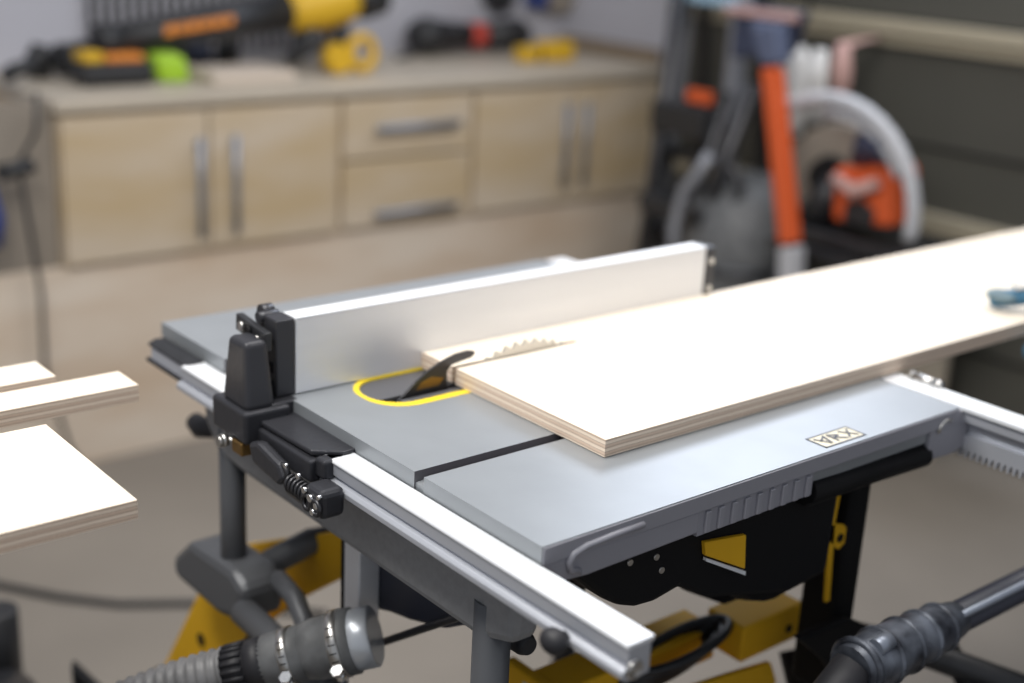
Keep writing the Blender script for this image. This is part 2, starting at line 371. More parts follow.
# ------------------------------------------------------------------ ladder, mitre saw and clutter by the garage door
def ladder():
    t = thing('step_ladder', -1.95, 2.2, FL, 'grey aluminium step ladder standing between the cabinets and the garage door', 'step ladder')
    tops = [(-1.925,2.12), (-1.735,2.12)]
    for i, (x, y) in enumerate(tops):
        dx = -.012 if i == 0 else .03
        mb = MB().prism([V(x-.016+dx*1.6,y-.06,FL), V(x+.016+dx*1.6,y-.06,FL), V(x+.016,y,.50), V(x-.016,y,.50)], Vector((0,.05,0)), .003)
        build(mb, 'stile', 'stile', t)
        mb = MB().prism([V(x-.03+dx*2,y+.20,FL), V(x+dx*2,y+.20,FL), V(x+.012,y+.05,.50), V(x-.016,y+.05,.50)], Vector((0,.03,0)), .003)
        build(mb, 'rear_leg', 'darksteel', t)
    for z in (-.66, -.42, -.18, .235):
        yy = 2.12-.06*(.50-z)/1.376
        build(MB().box(-1.94, -1.72, yy-.03, yy+.05, z-.012, z+.012, .003), 'step', 'lightblue' if z > .1 else 'darksteel', t)
    build(MB().box(-1.99, -1.69, 2.06, 2.22, .50, .53, .008), 'top_cap', 'lightblue', t)
    build(MB().box(-1.77, -1.69, 2.00, 2.02, -.020, .012, .003), 'latch', 'orange', t)
ladder()
def tripod():
    t = thing('work_light_stand', -1.78, 2.0, FL, 'dark folded metal stand leaning beside the ladder', 'stand')
    build(MB().tube([V(-1.920,1.98,FL), V(-1.890,2.02,-.35), V(-1.870,2.05,.30)], .020, 12), 'pole', 'darksteel', t)
    build(MB().tube([V(-1.730,1.90,FL), V(-1.700,1.98,-.30), V(-1.640,2.02,.02)], .016, 12), 'pole', 'darksteel', t)
    build(MB().tube([V(-1.600,1.92,FL), V(-1.620,1.98,-.22), V(-1.560,2.02,.05)], .022, 12), 'pole', 'darksteel', t)
    build(MB().box(-1.85, -1.62, 1.93, 2.06, -.32, -.27, .01), 'bracket', 'black', t)
    build(MB().box(-1.88, -1.68, 1.98, 2.05, -.11, -.03, .01), 'bracket', 'black', t)
    build(MB().tube([V(-1.58,1.9,-.12), V(-1.60,1.89,-.17), V(-1.645,1.89,-.22), V(-1.66,1.88,-.32), V(-1.65,1.88,-.46)], .014, 12), 'cable_wrap', 'stile', t)
tripod()
t = thing('shop_vacuum', -1.68, 1.95, FL, 'large dark grey round tank behind the bright orange bar', 'shop vacuum')
build(MB().tube([V(-1.62,2.10,FL+.05), V(-1.62,2.10,-.42), V(-1.62,2.10,-.26), V(-1.62,2.10,-.20)], [.16,.17,.15,.08], 32), 'tank', 'rubber', t)
build(MB().torus(V(-1.62,2.10,-.42), (0,0,1), .172, .012), 'rim', 'darksteel', t)
build(MB().tube([V(-1.62,2.10,FL), V(-1.62,2.10,FL+.05)], .14, 24), 'base', 'black', t)
build(MB().torus(V(-1.62,1.97,-.22), (.5,-1,.2), .07, .012), 'carry_handle', 'darksteel', t)
t = thing('orange_bar', -1.30, 1.9, FL, 'long bright orange bar leaning upright with a blue clamp at its top', 'orange bar')
build(MB().prism([V(-1.435,1.885,.112), V(-1.388,1.885,.120), V(-1.277,1.885,-.277), V(-1.322,1.885,-.292)], Vector((0,.035,0)), .006), 'bar', 'orange', t)
build(MB().prism([V(-1.320,1.882,-.298), V(-1.268,1.882,-.285), V(-1.20,1.882,FL), V(-1.245,1.882,FL)], Vector((0,.040,0)), .006), 'lower_leg', 'pale', t)
build(MB().prism([V(-1.47,1.88,.20), V(-1.40,1.88,.22), V(-1.375,1.88,.128), V(-1.435,1.88,.118)], Vector((0,.05,0)), .008).box(-1.49, -1.40, 1.90, 1.93, .195, .215, .005), 'clamp_head', 'navyblue', t)
t = thing('tool_carrier', -1.55, 2.0, .19, 'dark blue carrier with a pinkish handle hanging on the ladder side', 'carrier')
build(MB().prism([V(-1.66,2.03,.10), V(-1.49,2.03,.13), V(-1.46,2.03,.235), V(-1.66,2.03,.235)], Vector((0,.06,0)), .01), 'carrier_body', 'navy', t)
build(MB().box(-1.68, -1.45, 2.015, 2.03, .212, .232, .004), 'carrier_handle', 'rag', t)
build(MB().box(-1.68, -1.60, 2.04, 2.11, .20, .232, .004), 'ladder_hook', 'navy', t)
t = thing('miter_saw_stand', -1.20, 2.12, FL, 'dark steel stand carrying the orange mitre saw', 'saw stand')
build(MB().box(-1.42, -.95, 1.96, 2.30, -.325, -.300, .006), 'stand_top', 'darksteel', t)
for x, y in ((-1.39,1.99), (-1.32,1.99), (-1.39,2.27), (-1.30,2.27)):
    build(MB().tube([V(x,y,FL), V(x,y,-.325)], .016, 12), 'leg', 'darksteel', t)
def miter():
    t = thing('miter_saw', -1.20, 2.05, -.300, 'orange and black mitre saw with a pale grey hose arching over it', 'mitre saw')
    build(MB().box(-1.36, -1.02, 1.99, 2.20, -.300, -.262, .012), 'base', 'darksteel', t)
    b = MB().prism([V(-1.262,2.0,-.232), V(-1.095,2.0,-.215), V(-1.112,2.0,-.085), V(-1.135,2.0,-.066), V(-1.20,2.0,-.092), V(-1.275,2.0,-.105)], Vector((0,.11,0)), .012)
    build(b, 'motor_housing', 'orange', t)
    build(MB().prism([V(-1.225,1.992,-.225), V(-1.145,1.992,-.225), V(-1.140,1.992,-.185), V(-1.18,1.992,-.165), V(-1.225,1.992,-.18)], Vector((0,.01,0)), .004), 'grille', 'black', t)
    build(MB().tube([V(-1.255,1.98,-.125), V(-1.19,1.975,-.145), V(-1.135,1.985,-.115)], [.014,.018,.014], 12), 'trim_bar', 'rag', t)
    build(MB().tube([V(-1.24,2.06,-.085), V(-1.18,2.00,-.035), V(-1.135,1.99,-.030), V(-1.12,1.99,-.065)], [.03,.040,.034,.02], 14), 'handle', 'navy', t)
    build(MB().tube([V(-1.36,2.14,-.14), V(-1.34,2.09,-.14)], .120, 40), 'blade_guard', 'taupe', t)
    build(MB().tube([V(-1.355,2.10,-.14), V(-1.325,2.04,-.14)], .045, 24), 'guard_hub', 'dark', t)
    build(MB().tube([V(-1.36,2.06,-.26), V(-1.30,2.05,-.15)], [.05,.03], 14), 'pivot_arm', 'black', t)
    path = []
    for i in range(29):
        a = math.radians(126-i*133/28)
        path.append(V(-1.262+.250*math.cos(a), 1.96-.0*i, -.190+.250*math.sin(a)))
    rr = [.0165+.0012*(-1)**i for i in range(29)]
    build(MB().tube(path, rr, 16), 'dust_hose', 'pale', t, label='pale grey arched hose')
    inner = [V(-1.262+.215*math.cos(math.radians(a)), 1.975, -.190+.215*math.sin(math.radians(a))) for a in range(100, 20, -8)]
    build(MB().tube(inner, .014, 12), 'inner_hose', 'pale', t)
miter()
t = thing('dust_bag', -1.60, 2.2, 0, 'white cloth bag hanging behind the arching hose of the mitre saw', 'bag')
build(MB().tube([V(-1.635,2.26,.13), V(-1.635,2.26,.10), V(-1.63,2.26,0), V(-1.62,2.26,-.10)], [.028,.050,.052,.035], 20, flat=(.5,1)), 'bag_body', 'white', t)
build(MB().tube([V(-1.555,2.26,.13), V(-1.555,2.26,.05), V(-1.55,2.26,-.06)], [.02,.028,.024], 20, flat=(.5,1)), 'bag_fold', 'white', t)
build(MB().tube([V(-1.635,2.26,.13), V(-1.60,2.30,.40), V(-1.60,2.38,.55)], .004, 8), 'hanging_cord', 'dark', t)
build(MB().tube([V(-1.485,2.412,.165), V(-1.485,2.26,.15), V(-1.483,2.26,.08), V(-1.48,2.26,.00)], [.006,.022,.032,.024], 16, flat=(.5,1)), 'rag', 'rag', label='pinkish rag hanging against the garage door right of the white bag', cat='rag')
build(MB().box(-1.45, -1.105, 2.33, 2.355, FL, -.50, .003), 'leaning_panel', 'counter', label='pale panel standing at the garage door behind the saw table', cat='panel')

# ------------------------------------------------------------------ the table saw
saw = thing('table_saw', -.33, .28, FL+.56-.01, 'grey portable table saw with yellow throat insert on a rolling stand', 'table saw')
TW, TD = .66, .56
def table_top():
    mb = MB(); x_s0, x_s1 = -.170, -.156      # right hand mitre slot
    l0, l1 = -.512, -.494                     # left hand mitre slot
    ix0, ix1, iy0, iy1 = -.388, -.298, .060, .40
    th = -.016
    def slab(x0, x1, y0, y1, hole=None, slots=()):
        b = bmesh.new(); ed = []
        loops = [[(x0,y0),(x1,y0),(x1,y1),(x0,y1)]]+([hole] if hole else [])
        for lp in loops:
            vs = [b.verts.new(V(x, y, 0)) for x, y in lp]
            ed += [b.edges.new((vs[i], vs[(i+1) % len(vs)])) for i in range(len(vs))]
        bmesh.ops.triangle_fill(b, use_beauty=True, edges=ed)
        ret = bmesh.ops.extrude_face_region(b, geom=b.faces[:])
        bmesh.ops.translate(b, vec=Vector((0,0,th)), verts=[g for g in ret['geom'] if isinstance(g, bmesh.types.BMVert)])
        bmesh.ops.recalc_face_normals(b, faces=b.faces)
        for f in b.faces:
            c = f.calc_center_median()
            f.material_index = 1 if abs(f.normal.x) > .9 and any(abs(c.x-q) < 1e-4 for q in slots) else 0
        mb_ = MB(); mats = [f.material_index for f in b.faces]; b.verts.index_update()
        mp = [mb.bm.verts.new(v.co) for v in b.verts]
        for f in b.faces:
            q = mb.bm.faces.new([mp[v.index] for v in f.verts]); q.material_index = f.material_index
        b.free()
    slab(-TW, l0, 0, TD, slots=(l0,)); slab(l1, x_s0, 0, TD, rrect(ix0, ix1, iy0, iy1, .040, 8), slots=(l1, x_s0)); slab(x_s1, 0, 0, TD, slots=(x_s1,))
    mb.box(-TW+.004, -.004, .004, TD-.004, -.030, -.0125)
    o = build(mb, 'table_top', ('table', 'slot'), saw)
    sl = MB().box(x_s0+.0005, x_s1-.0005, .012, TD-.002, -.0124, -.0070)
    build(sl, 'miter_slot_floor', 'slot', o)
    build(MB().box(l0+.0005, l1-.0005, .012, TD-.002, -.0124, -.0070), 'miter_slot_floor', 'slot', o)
    # throat insert
    pts = rrect(ix0, ix1, iy0, iy1, .040, 8)
    mb = MB(); inn = rrect(ix0+.006, ix1-.010, iy0+.005, iy1-.009, .036, 8)
    n = len(pts); vo = [mb.bm.verts.new(V(x, y, .0004)) for x, y in pts]; vi = [mb.bm.verts.new(V(x, y, .0004)) for x, y in inn]
    vb = [mb.bm.verts.new(V(x, y, -.006)) for x, y in inn]
    vc = [mb.bm.verts.new(V(x, y, -.006)) for x, y in pts]
    for i in range(n):
        j = (i+1) % n
        mb.bm.faces.new([vo[i], vo[j], vi[j], vi[i]]); mb.bm.faces.new([vi[i], vi[j], vb[j], vb[i]]); mb.bm.faces.new([vo[j], vo[i], vc[i], vc[j]])
    ins = build(mb, 'throat_insert', 'yellow', saw)
    pl = MB()
    bx = -.326
    a = rrect(ix0+.006, ix1-.010, iy0+.005, iy1-.009, .036, 8)
    # plate split round the blade slot
    left = [(x, y) for x, y in a if x < bx-.006]
    pl.prism([V(x, y, -.005) for x, y in ([(bx-.006, iy1-.009)]+left+[(bx-.006, iy0+.005)])], Vector((0,0,.0035)))
    pl.box(bx+.004, ix1-.012, iy0+.030, iy1-.03, -.005, -.0015, .001)
    build(pl, 'insert_plate', 'insertp', ins)
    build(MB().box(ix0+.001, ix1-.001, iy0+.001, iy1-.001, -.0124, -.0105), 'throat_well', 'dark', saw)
    # maker's plate on the corner of the table
    lg = MB(); z0, z1 = .0001, .0006
    X0, X1, Y0, Y1 = -.031, -.006, .353, .413
    for q in ((X0, X1, Y0, Y0+.0016), (X0, X1, Y1-.0016, Y1), (X0, X0+.0016, Y0, Y1), (X1-.0016, X1, Y0, Y1)): lg.box(*q, z0, z1)
    fr = build(lg, 'badge', 'label', saw)
    ink = MB(); cr = MB()
    cr.box(X0+.0016, X1-.0016, Y0+.0016, Y1-.0016, z0, z0+.0002)
    build(cr, 'badge_field', 'labelw', fr)
    def stroke(u0, v0, u1, v1, w_=.0022):       # u along the badge, v up (away from the near edge)
        a = V(X1-.003-v0*.019, Y0+.004+u0*.052, .0004); b = V(X1-.003-v1*.019, Y0+.004+u1*.052, .0004)
        d = (b-a).normalized(); nn = Vector((-d.y, d.x, 0))*w_/2
        ink.prism([a+nn, b+nn, b-nn, a-nn], Vector((0,0,.0005)))
    for s in ((.02,.9,.20,.1),(.20,.1,.30,.9),(.30,.9,.06,.5),(.40,.1,.40,.9),(.40,.9,.60,.6),(.60,.6,.42,.5),(.45,.5,.66,.1),(.72,.1,.97,.9),(.72,.9,.97,.1)): stroke(*s)
    build(ink, 'badge_mark', 'label', fr)
table_top()
def lip():
    # rear lip facing the out-feed side
    mb = MB().box(-TW+.001, -.001, .0015, .012, -.020, -.010, .002); build(mb, 'rear_lip', 'table', saw)
    # right-hand charcoal skirt with the moulded loop, ribs and corner block
    s = MB(); T = Vector((-.012, 0, 0))
    s.prism([V(0,.002,-.0165), V(0,.002,-.026), V(0,.014,-.036), V(0,.05,-.039), V(0,.178,-.037), V(0,.178,-.0165)], T, .0015)
    s.prism([V(-.0015,.178,-.0160), V(-.0015,.178,-.041), V(-.0015,.332,-.040), V(-.0015,.332,-.0160)], T)
    s.prism([V(-.002,.332,-.016), V(-.002,.332,-.019), V(-.002,.52,-.019), V(-.002,.52,-.016)], T)
    sk = build(s, 'side_skirt', 'skirt', saw)
    # the side face of the cast top takes the charcoal colour of the skirt
    build(MB().box(-.003, .0012, .001, TD-.001, -.0165, -.0012, .0008), 'side_face', 'skirt', saw)
    lp = MB(); pth = [V(.0015,y,z) for y, z in ((.108,-.0090),(.075,-.0095),(.045,-.0110),(.032,-.0145),(.028,-.0205),(.030,-.028),(.040,-.032))]
    lp.tube(pth, .0032, 10); build(lp, 'moulded_loop', 'skirt', sk)
    for i in range(9):
        y = .186+i*.0168
        r = MB().prism([V(-.003,y,-.0190), V(-.003,y+.007,-.0190), V(-.003,y+.007,-.0395), V(-.003,y,-.0395)], Vector((.0042,0,0)), .001)
        build(r, 'rib', 'skirt', sk)
    # corner block at the front rail
    cb = MB().prism([V(0,.515,-.003), V(0,.515,-.050), V(0,.555,-.052), V(0,.583,-.048), V(0,.583,-.020), V(0,.566,-.004)], Vector((-.03,0,0)), .003)
    c = build(cb, 'corner_block', 'skirt', saw)
    build(MB().tube([V(.001,.525,-.020), V(.001,.530,-.012), V(.001,.538,-.009), V(.001,.546,-.011)], .0022, 8), 'curl_highlight', 'steel', c)  # highlight on the corner block, built as a bright steel curl
    b = MB().tube([V(-.010,.335,-.040), V(-.010,.52,-.046)], .013, 14).box(-.04, -.006, .335, .53, -.058, -.028, .004)
    build(b, 'side_bar', 'dark', saw)
lip()
def knife():
    x = -.327
    pr = [(.088,-.006),(.098,.001),(.112,.012),(.126,.0205),(.142,.0275),(.160,.0325),(.176,.0335),(.184,.0315),(.185,.028),(.180,.025),(.168,.0235),(.155,.0215),(.150,.016),(.151,-.001),(.150,-.008)]
    mb = MB().prism([V(x-.0012, y, z) for y, z in pr], Vector((.0024,0,0)), .0003)
    k = build(mb, 'riving_knife', 'darksteel', saw)
    lb = MB().prism([V(x+.0013, y, z) for y, z in ((.112,.003),(.140,.003),(.146,.010),(.130,.014),(.118,.010))], Vector((.0003,0,0)))
    build(lb, 'yellow_brown_patch', 'brass', k)  # small yellow-brown patch on the side of the knife
    # blade with teeth
    b = bmesh.new(); mb = MB(); cx, cz, R = .252, -.0945, .127; pts = []
    for i in range(60):
        a = 2*PI*i/60; a2 = a+2*PI/60*.35
        pts += [(cx+R*math.cos(a), cz+R*math.sin(a)), (cx+(R-.0035)*math.cos(a2), cz+(R-.006)*math.sin(a2))]
    mb.prism([V(x-.001, y, z) for y, z in pts], Vector((.002,0,0)))
    build(mb, 'saw_blade', 'steel', saw)
knife()
def rail(name, profile, x0, x1, m, parent, s=1):
    mb = MB().prism([V(x0, y, z) for y, z in profile], Vector((x1-x0,0,0)), .0006); return build(mb, name, m, parent)
# rear rail: white flange on a grooved silver extrusion
top = [(-.0012,-0.0150),(-.0262,-0.0150),(-.0275,-0.0170),(-.0270,-0.0190),(-.0012,-0.0190)]
rr = rail('rear_rail', [(-.004,-0.0185),(-.0262,-0.0185),(-.0262,-0.0300),(-.0235,-0.0310),(-.0235,-0.0330),(-.028,-0.0340),(-.0310,-0.0370),(-.0310,-0.0415),(-.027,-0.0445),(-.018,-0.0455),(-.004,-0.0435)], -.562, .1255, 'rail', saw)
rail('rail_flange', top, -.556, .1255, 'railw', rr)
rail('rail_slider', [(-.004,-0.0120),(-.016,-0.0120),(-.024,-0.0155),(-.024,-0.0180),(-.004,-0.0180)], -.644, -.552, 'black', rr)
rail('rail_extension', [(-.006,-0.0170),(-.022,-0.0170),(-.023,-0.0345),(-.006,-0.0345)], -.640, -.560, 'rail', rr)
rail('rail_edge_strip', [(-.022,-0.0325),(-.026,-0.0325),(-.026,-0.0365),(-.022,-0.0365)], -.646, -.562, 'rubberdark', rr)
k = MB().tube([V(.064,-.030,-.038), V(.064,-.039,-.038)], [.006,.006], 14).ball(V(.064,-.041,-.037), .0105, 1.15, .9, .95)
build(k, 'rail_knob', 'rubberdark', rr)
build(MB().torus(V(.1262,-.020,-.036), (1,0,0), .006, .002).tube([V(.125,-.020,-.036), V(.128,-.020,-.036)], .0035, 10), 'end_screw', 'steel', rr)
# front rail with rack teeth
fr = rail('front_rail', [(.572,-.006),(.602,-.006),(.602,-.036),(.584,-.036),(.582,-.020),(.572,-.018)], -.66, .30, 'rail', saw)
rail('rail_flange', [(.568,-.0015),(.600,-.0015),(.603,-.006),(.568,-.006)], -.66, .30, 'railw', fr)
tt = MB()
tt.box(-.02, .30, .578, .584, -.050, -.034)
for i in range(45):
    x = -.012+i*.007
    tt.prism([V(x,.578,-.050), V(x+.0045,.578,-.050), V(x+.0028,.578,-.058), V(x+.0012,.578,-.058)], Vector((0,.006,0)))
build(tt, 'rack_teeth', 'rail', fr)
build(MB().tube([V(-.085,.600,.000), V(-.052,.600,.000)], .006, 12).ball(V(-.085,.6,0), .006).ball(V(-.052,.6,0), .006), 'rail_latch', 'steel', fr)
# saw body below the table
body = MB()
body.prism([V(-.60,.10,-.03), V(-.07,.10,-.03), V(-.07,.10,-.09), V(-.13,.10,-.15), V(-.42,.10,-.19), V(-.60,.10,-.14)], Vector((0,.40,0)), .01)
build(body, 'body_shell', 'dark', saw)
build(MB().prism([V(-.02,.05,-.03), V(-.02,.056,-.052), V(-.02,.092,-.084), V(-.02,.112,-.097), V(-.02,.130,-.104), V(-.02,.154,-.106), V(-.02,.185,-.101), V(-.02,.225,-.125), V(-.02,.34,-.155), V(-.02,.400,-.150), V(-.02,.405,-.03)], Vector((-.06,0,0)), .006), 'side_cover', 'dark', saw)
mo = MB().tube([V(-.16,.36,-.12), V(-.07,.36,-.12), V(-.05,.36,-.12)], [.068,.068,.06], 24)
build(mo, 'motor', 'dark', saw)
for y, z in ((.118,-.056), (.150,-.060), (.158,-.075)):
    build(MB().tube([V(-.022,y,z), V(-.0185,y,z)], .003, 10), 'screw', 'steel', saw)
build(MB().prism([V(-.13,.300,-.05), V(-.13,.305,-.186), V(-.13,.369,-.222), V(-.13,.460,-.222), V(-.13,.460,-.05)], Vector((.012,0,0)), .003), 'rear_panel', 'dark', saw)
build(MB().prism([V(-.020,.206,-.060), V(-.020,.262,-.068), V(-.020,.266,-.104), V(-.020,.209,-.074)], Vector((.005,0,0)), .001), 'yellow_cover', 'yellowp', saw)
build(MB().prism([V(-.018,.209,-.076), V(-.018,.266,-.106), V(-.018,.266,-.110), V(-.018,.209,-.079)], Vector((.004,0,0))), 'cover_edge', 'railw', saw)
# cage of bent tube round the saw
cg = MB()
cg.prism([V(-.575,.004,-.060), V(-.570,.004,-.090), V(-.540,.004,-.117), V(-.48,.004,-.121), V(-.08,.004,-.120), V(-.035,.004,-.106), V(-.030,.004,-.060)], Vector((0,.030,0)), .008)
cage = build(cg, 'cage_beam', 'beam', saw)
build(MB().tube([V(-.533,.018,-.085), V(-.533,.018,-.20), V(-.533,.018,-.290)], .0145, 20), 'cage_post', 'cage', cage)
build(MB().tube([V(-.077,.018,-.085), V(-.077,.018,-.24), V(-.077,.018,-.33)], .0165, 20), 'cage_post', 'cage', cage)
build(MB().prism([V(-.645,-.005,-.285), V(-.600,-.005,-.245), V(-.500,-.005,-.238), V(-.472,-.005,-.252), V(-.478,-.005,-.295), V(-.53,-.005,-.308), V(-.640,-.005,-.308)], Vector((0,.055,0)), .010), 'cage_foot', 'cage', cage)
build(MB().tube([V(-.48,.0,-.280), V(-.36,.0,-.285), V(-.10,.0,-.30), V(-.062,.01,-.30)], .0155, 18), 'cage_bar', 'cage', cage)
build(MB().tube([V(-.52,.03,-.262), V(-.505,.10,-.235), V(-.45,.22,-.222)], .0155, 18), 'cage_bar', 'cage', cage)
lo = MB().tube([V(-.465,.035,-.245), V(-.420,.030,-.247), V(-.392,.025,-.262), V(-.386,.015,-.285), V(-.392,.005,-.295)], .011, 16)
build(lo, 'cage_loop', 'cage', cage)
rc = MB().box(-.100, -.050, .468, .504, -.335, -.055, .008)
build(rc, 'cage_post', 'dark', cage)
yb = MB().prism([V(-.057,.449,-.070), V(-.057,.455,-.070), V(-.057,.450,-.120), V(-.057,.459,-.215), V(-.057,.452,-.215), V(-.057,.441,-.120)], Vector((.004,0,0)), .0008)
yl = MB().prism([V(-.053,.440,-.120), V(-.053,.466,-.128), V(-.053,.472,-.135), V(-.053,.472,-.150), V(-.053,.462,-.156), V(-.053,.442,-.142)], Vector((-.004,0,0)), .0012)
br = build(yb, 'yellow_bracket', 'yellowp', saw); build(yl, 'lug', 'yellowp', br)
build(MB().tube([V(-.0535,.461,-.142), V(-.0518,.461,-.142)], .0050, 14), 'lug_hole', 'dark', br)
kn = MB().tube([V(-.655,.035,-.125), V(-.64,.035,-.127), V(-.60,.035,-.118)], [.011,.013,.008], 16)
build(kn, 'side_knob', 'rubberdark', saw)
kn = MB().tube([V(-.125,.06,-.147), V(-.082,.06,-.145), V(-.075,.06,-.145)], [.011,.011,.008], 16)
build(kn, 'tilt_knob', 'rubberdark', saw)
build(MB().tube([V(-.310,.05,-.258), V(-.286,.05,-.241), V(-.165,.05,-.155), V(-.130,.05,-.130)], .004, 10), 'push_rod', 'darksteel', saw)
build(MB().prism([V(-.315,.06,-.115), V(-.12,.06,-.115), V(-.150,.06,-.158), V(-.200,.06,-.188), V(-.255,.06,-.205), V(-.288,.06,-.212), V(-.318,.06,-.222)], Vector((0,.05,0)), .004), 'motor_cover', 'navyblack', saw)
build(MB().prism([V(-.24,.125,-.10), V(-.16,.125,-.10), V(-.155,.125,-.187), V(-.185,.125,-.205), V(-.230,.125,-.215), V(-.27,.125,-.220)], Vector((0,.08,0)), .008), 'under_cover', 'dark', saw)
build(MB().box(-.334, -.306, .035, .060, -.235, -.10, .002), 'dust_chute', 'alu', saw)
build(MB().box(-.340, -.334, .035, .065, -.235, -.10, .001), 'chute_edge', 'dark', saw)

# dust hose
hx = Vector((-.62, -.36, -.50))     # direction from the port down to the left
A = V(-.255, .028, -.209); D = (V(-.368, -.102, -.266)-A).normalized()
def ax(t): return A + D*t
port = MB().tube([ax(.006), ax(.008), ax(.040), ax(.041)], [0.0274, 0.0302, 0.0297, 0.0269], 36)
build(port, 'dust_port', 'clear', saw, label='frosted grey round dust port')
hs = thing('dust_extraction_hose', ax(.12).x, ax(.12).y, ax(.12).z-H, 'grey ribbed dust hose with rubber coupling and steel clamps on the saw port', 'hose')
build(MB().tube([ax(.026), ax(.027), ax(.048), ax(.052), ax(.066), ax(.080), ax(.081)], [0.0291, 0.0325, 0.0325, 0.0308, 0.0302, 0.0263, 0.0235], 36), 'rubber_coupling', 'rubber', hs)
build(MB().tube([ax(.076), ax(.077), ax(.100), ax(.112), ax(.122), ax(.123)], [0.0235, 0.0274, 0.0269, 0.0258, 0.0246, 0.0202], 36), 'coupling_neck', 'rubber', hs)
def clamp(t, r, w_=.010):
    mb = MB().tube([ax(t), ax(t+.0005), ax(t+w_), ax(t+w_+.0005)], [r, r+.0012, r+.0012, r], 36)
    c = build(mb, 'hose_clamp', 'steel', hs)
    # screw housing faces the camera, low on the band
    up = Vector((0,0,1)); side = D.cross(up).normalized(); upv = side.cross(D).normalized()
    q = ax(t+w_/2)+side*(-.6)*r*0+(-side*.0)*r
    s1 = D.cross(Vector((.55,-.75,.2))).normalized(); s2 = Vector((.45,-.7,-.55)); s2 = (s2-D*s2.dot(D)).normalized()
    q = ax(t+w_/2)+s2*(r+.004); tn = D.cross(s2).normalized()
    build(MB().tube([q-tn*.009, q+tn*.009], .0050, 12).tube([q+tn*.009, q+tn*.014], [0.0065, 0.0065], 6), 'clamp_screw', 'chrome', c)
    sl = MB()
    for i in range(7):
        a = .25*i; dr = (s2*math.cos(a)+tn*math.sin(a)); 
        sl.tube([ax(t+.002)+dr*(r+.0013), ax(t+w_-.002)+dr*(r+.0013)], .0006, 6)
    build(sl, 'band_slots', 'dark', c)
clamp(.036, .0325, .011); clamp(.088, .0272, .010)
build(MB().tube([ax(.116), ax(.117), ax(.134), ax(.135)], [0.0202, 0.0252, 0.0241, 0.0202], 30), 'cuff', 'rubberdark', hs)
cf = MB()
for i in range(18):
    a = 2*PI*i/18; s2 = D.cross(Vector((0,0,1))).normalized(); u2 = s2.cross(D)
    dr = s2*math.cos(a)+u2*math.sin(a)
    cf.tube([ax(.136)+dr*.0228, ax(.158)+dr*.0218], .0025, 6)
cf.tube([ax(.134), ax(.160)], .0218, 24)
build(cf, 'ribbed_cuff', 'rubberdark', hs)
pts, rs = [], []
E0 = ax(.158); n = 150
for i in range(n+1):
    s = i/n; t = .158+s*.36
    p = ax(t)+Vector((-.03*s*s, -.10*s*s, -.16*s*s)); pts.append(p); rs.append(.0222+.0017*math.sin(i*PI/2+.3))
build(MB().tube(pts, rs, 28), 'ribbed_hose', 'hose', hs)
# the hose drops out of sight to the floor
e = pts[-1]; 
build(MB().tube([e, e+Vector((-.03,-.04,-.06)), Vector((e.x+.00, e.y-.05, .10)), Vector((e.x+.12,e.y-.02,.023)), Vector((e.x+.5,e.y+.05,.023))], .0205, 20), 'hose_tail', 'hose', hs)

# ------------------------------------------------------------------ rip fence
fence = thing('rip_fence', -.395, .29, 0, 'long silver rip fence standing upright across the saw table with black end latch', 'rip fence')
fb = MB().box(-.4075, -.3835, .0095, .584, .0008, .0780, .0012)
build(fb, 'fence_beam', 'alu', fence)
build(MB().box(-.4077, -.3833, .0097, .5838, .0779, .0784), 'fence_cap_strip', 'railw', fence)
ec = MB().box(-.409, -.382, .584, .600, .004, .077, .003)
e = build(ec, 'front_end_cap', 'cast', fence)
for z in (.025, .060): build(MB().tube([V(-.3835,.592,z), V(-.380,.592,z)], .004, 12), 'screw', 'steel', e)
# rear latch head
hb = MB()
hb.box(-.408, -.3835, -.012, .0085, .001, .0790, .002)
hb.box(-.424, -.400, -.010, .004, .001, .0775, .003)
br = build(hb, 'end_bracket', 'cast', fence)
rb = MB().tube([V(-.424,-.006,.076), V(-.424,.006,.076)], .008, 16).tube([V(-.412,-.016,.0755), V(-.412,.006,.0755)], .0055, 16)
build(rb, 'bracket_lug', 'cast', br)
sl = MB()
for z in (.012, .024, .030, .052): sl.box(-.4035, -.3915, -.0128, -.0118, z, z+.0042)
build(sl, 'bracket_slots', 'dark', br)
tw = MB()
# tapering rounded tower
def taper(mb, x0, x1, y0, y1, z0, z1, tx0, tx1, ty, bev):
    b = bmesh.new()
    lo_ = [V(x0,y0,z0), V(x1,y0,z0), V(x1,y1,z0), V(x0,y1,z0)]; hi = [V(tx0,y0+ty,z1), V(tx1,y0+ty,z1), V(tx1,y1-.002,z1), V(tx0,y1-.002,z1)]
    vs = [b.verts.new(p) for p in lo_+hi]
    for f in ((3,2,1,0),(4,5,6,7),(0,1,5,4),(1,2,6,5),(2,3,7,6),(3,0,4,7)): b.faces.new([vs[i] for i in f])
    bmesh.ops.bevel(b, geom=b.edges[:], offset=bev, segments=4, profile=.5, affect='EDGES')
    for f in b.faces: f.smooth = False
    mb.merge(b)
taper(tw, -.420, -.370, -.052, -.020, -.003, .063, -.415, -.381, .005, .006)
build(tw, 'latch_tower', 'cast', fence)
bar = MB().prism([V(-.442,-.024,.0570), V(-.441,-.024,.0735), V(-.384,-.024,.0680), V(-.384,-.024,.0500)], Vector((0,.008,0)), .0012)
b = build(bar, 'adjuster_plate', 'black', fence)
for x, z in ((-.427,.0645), (-.413,.0630), (-.396,.0590)):
    build(MB().tube([V(x,-.0245,z), V(x,-.0275,z)], .0048, 12), 'screw', 'steel' if x != -.413 else 'dark', b)
bs = MB()
bs.box(-.433, -.366, -.056, -.006, -.034, -.001, .004)
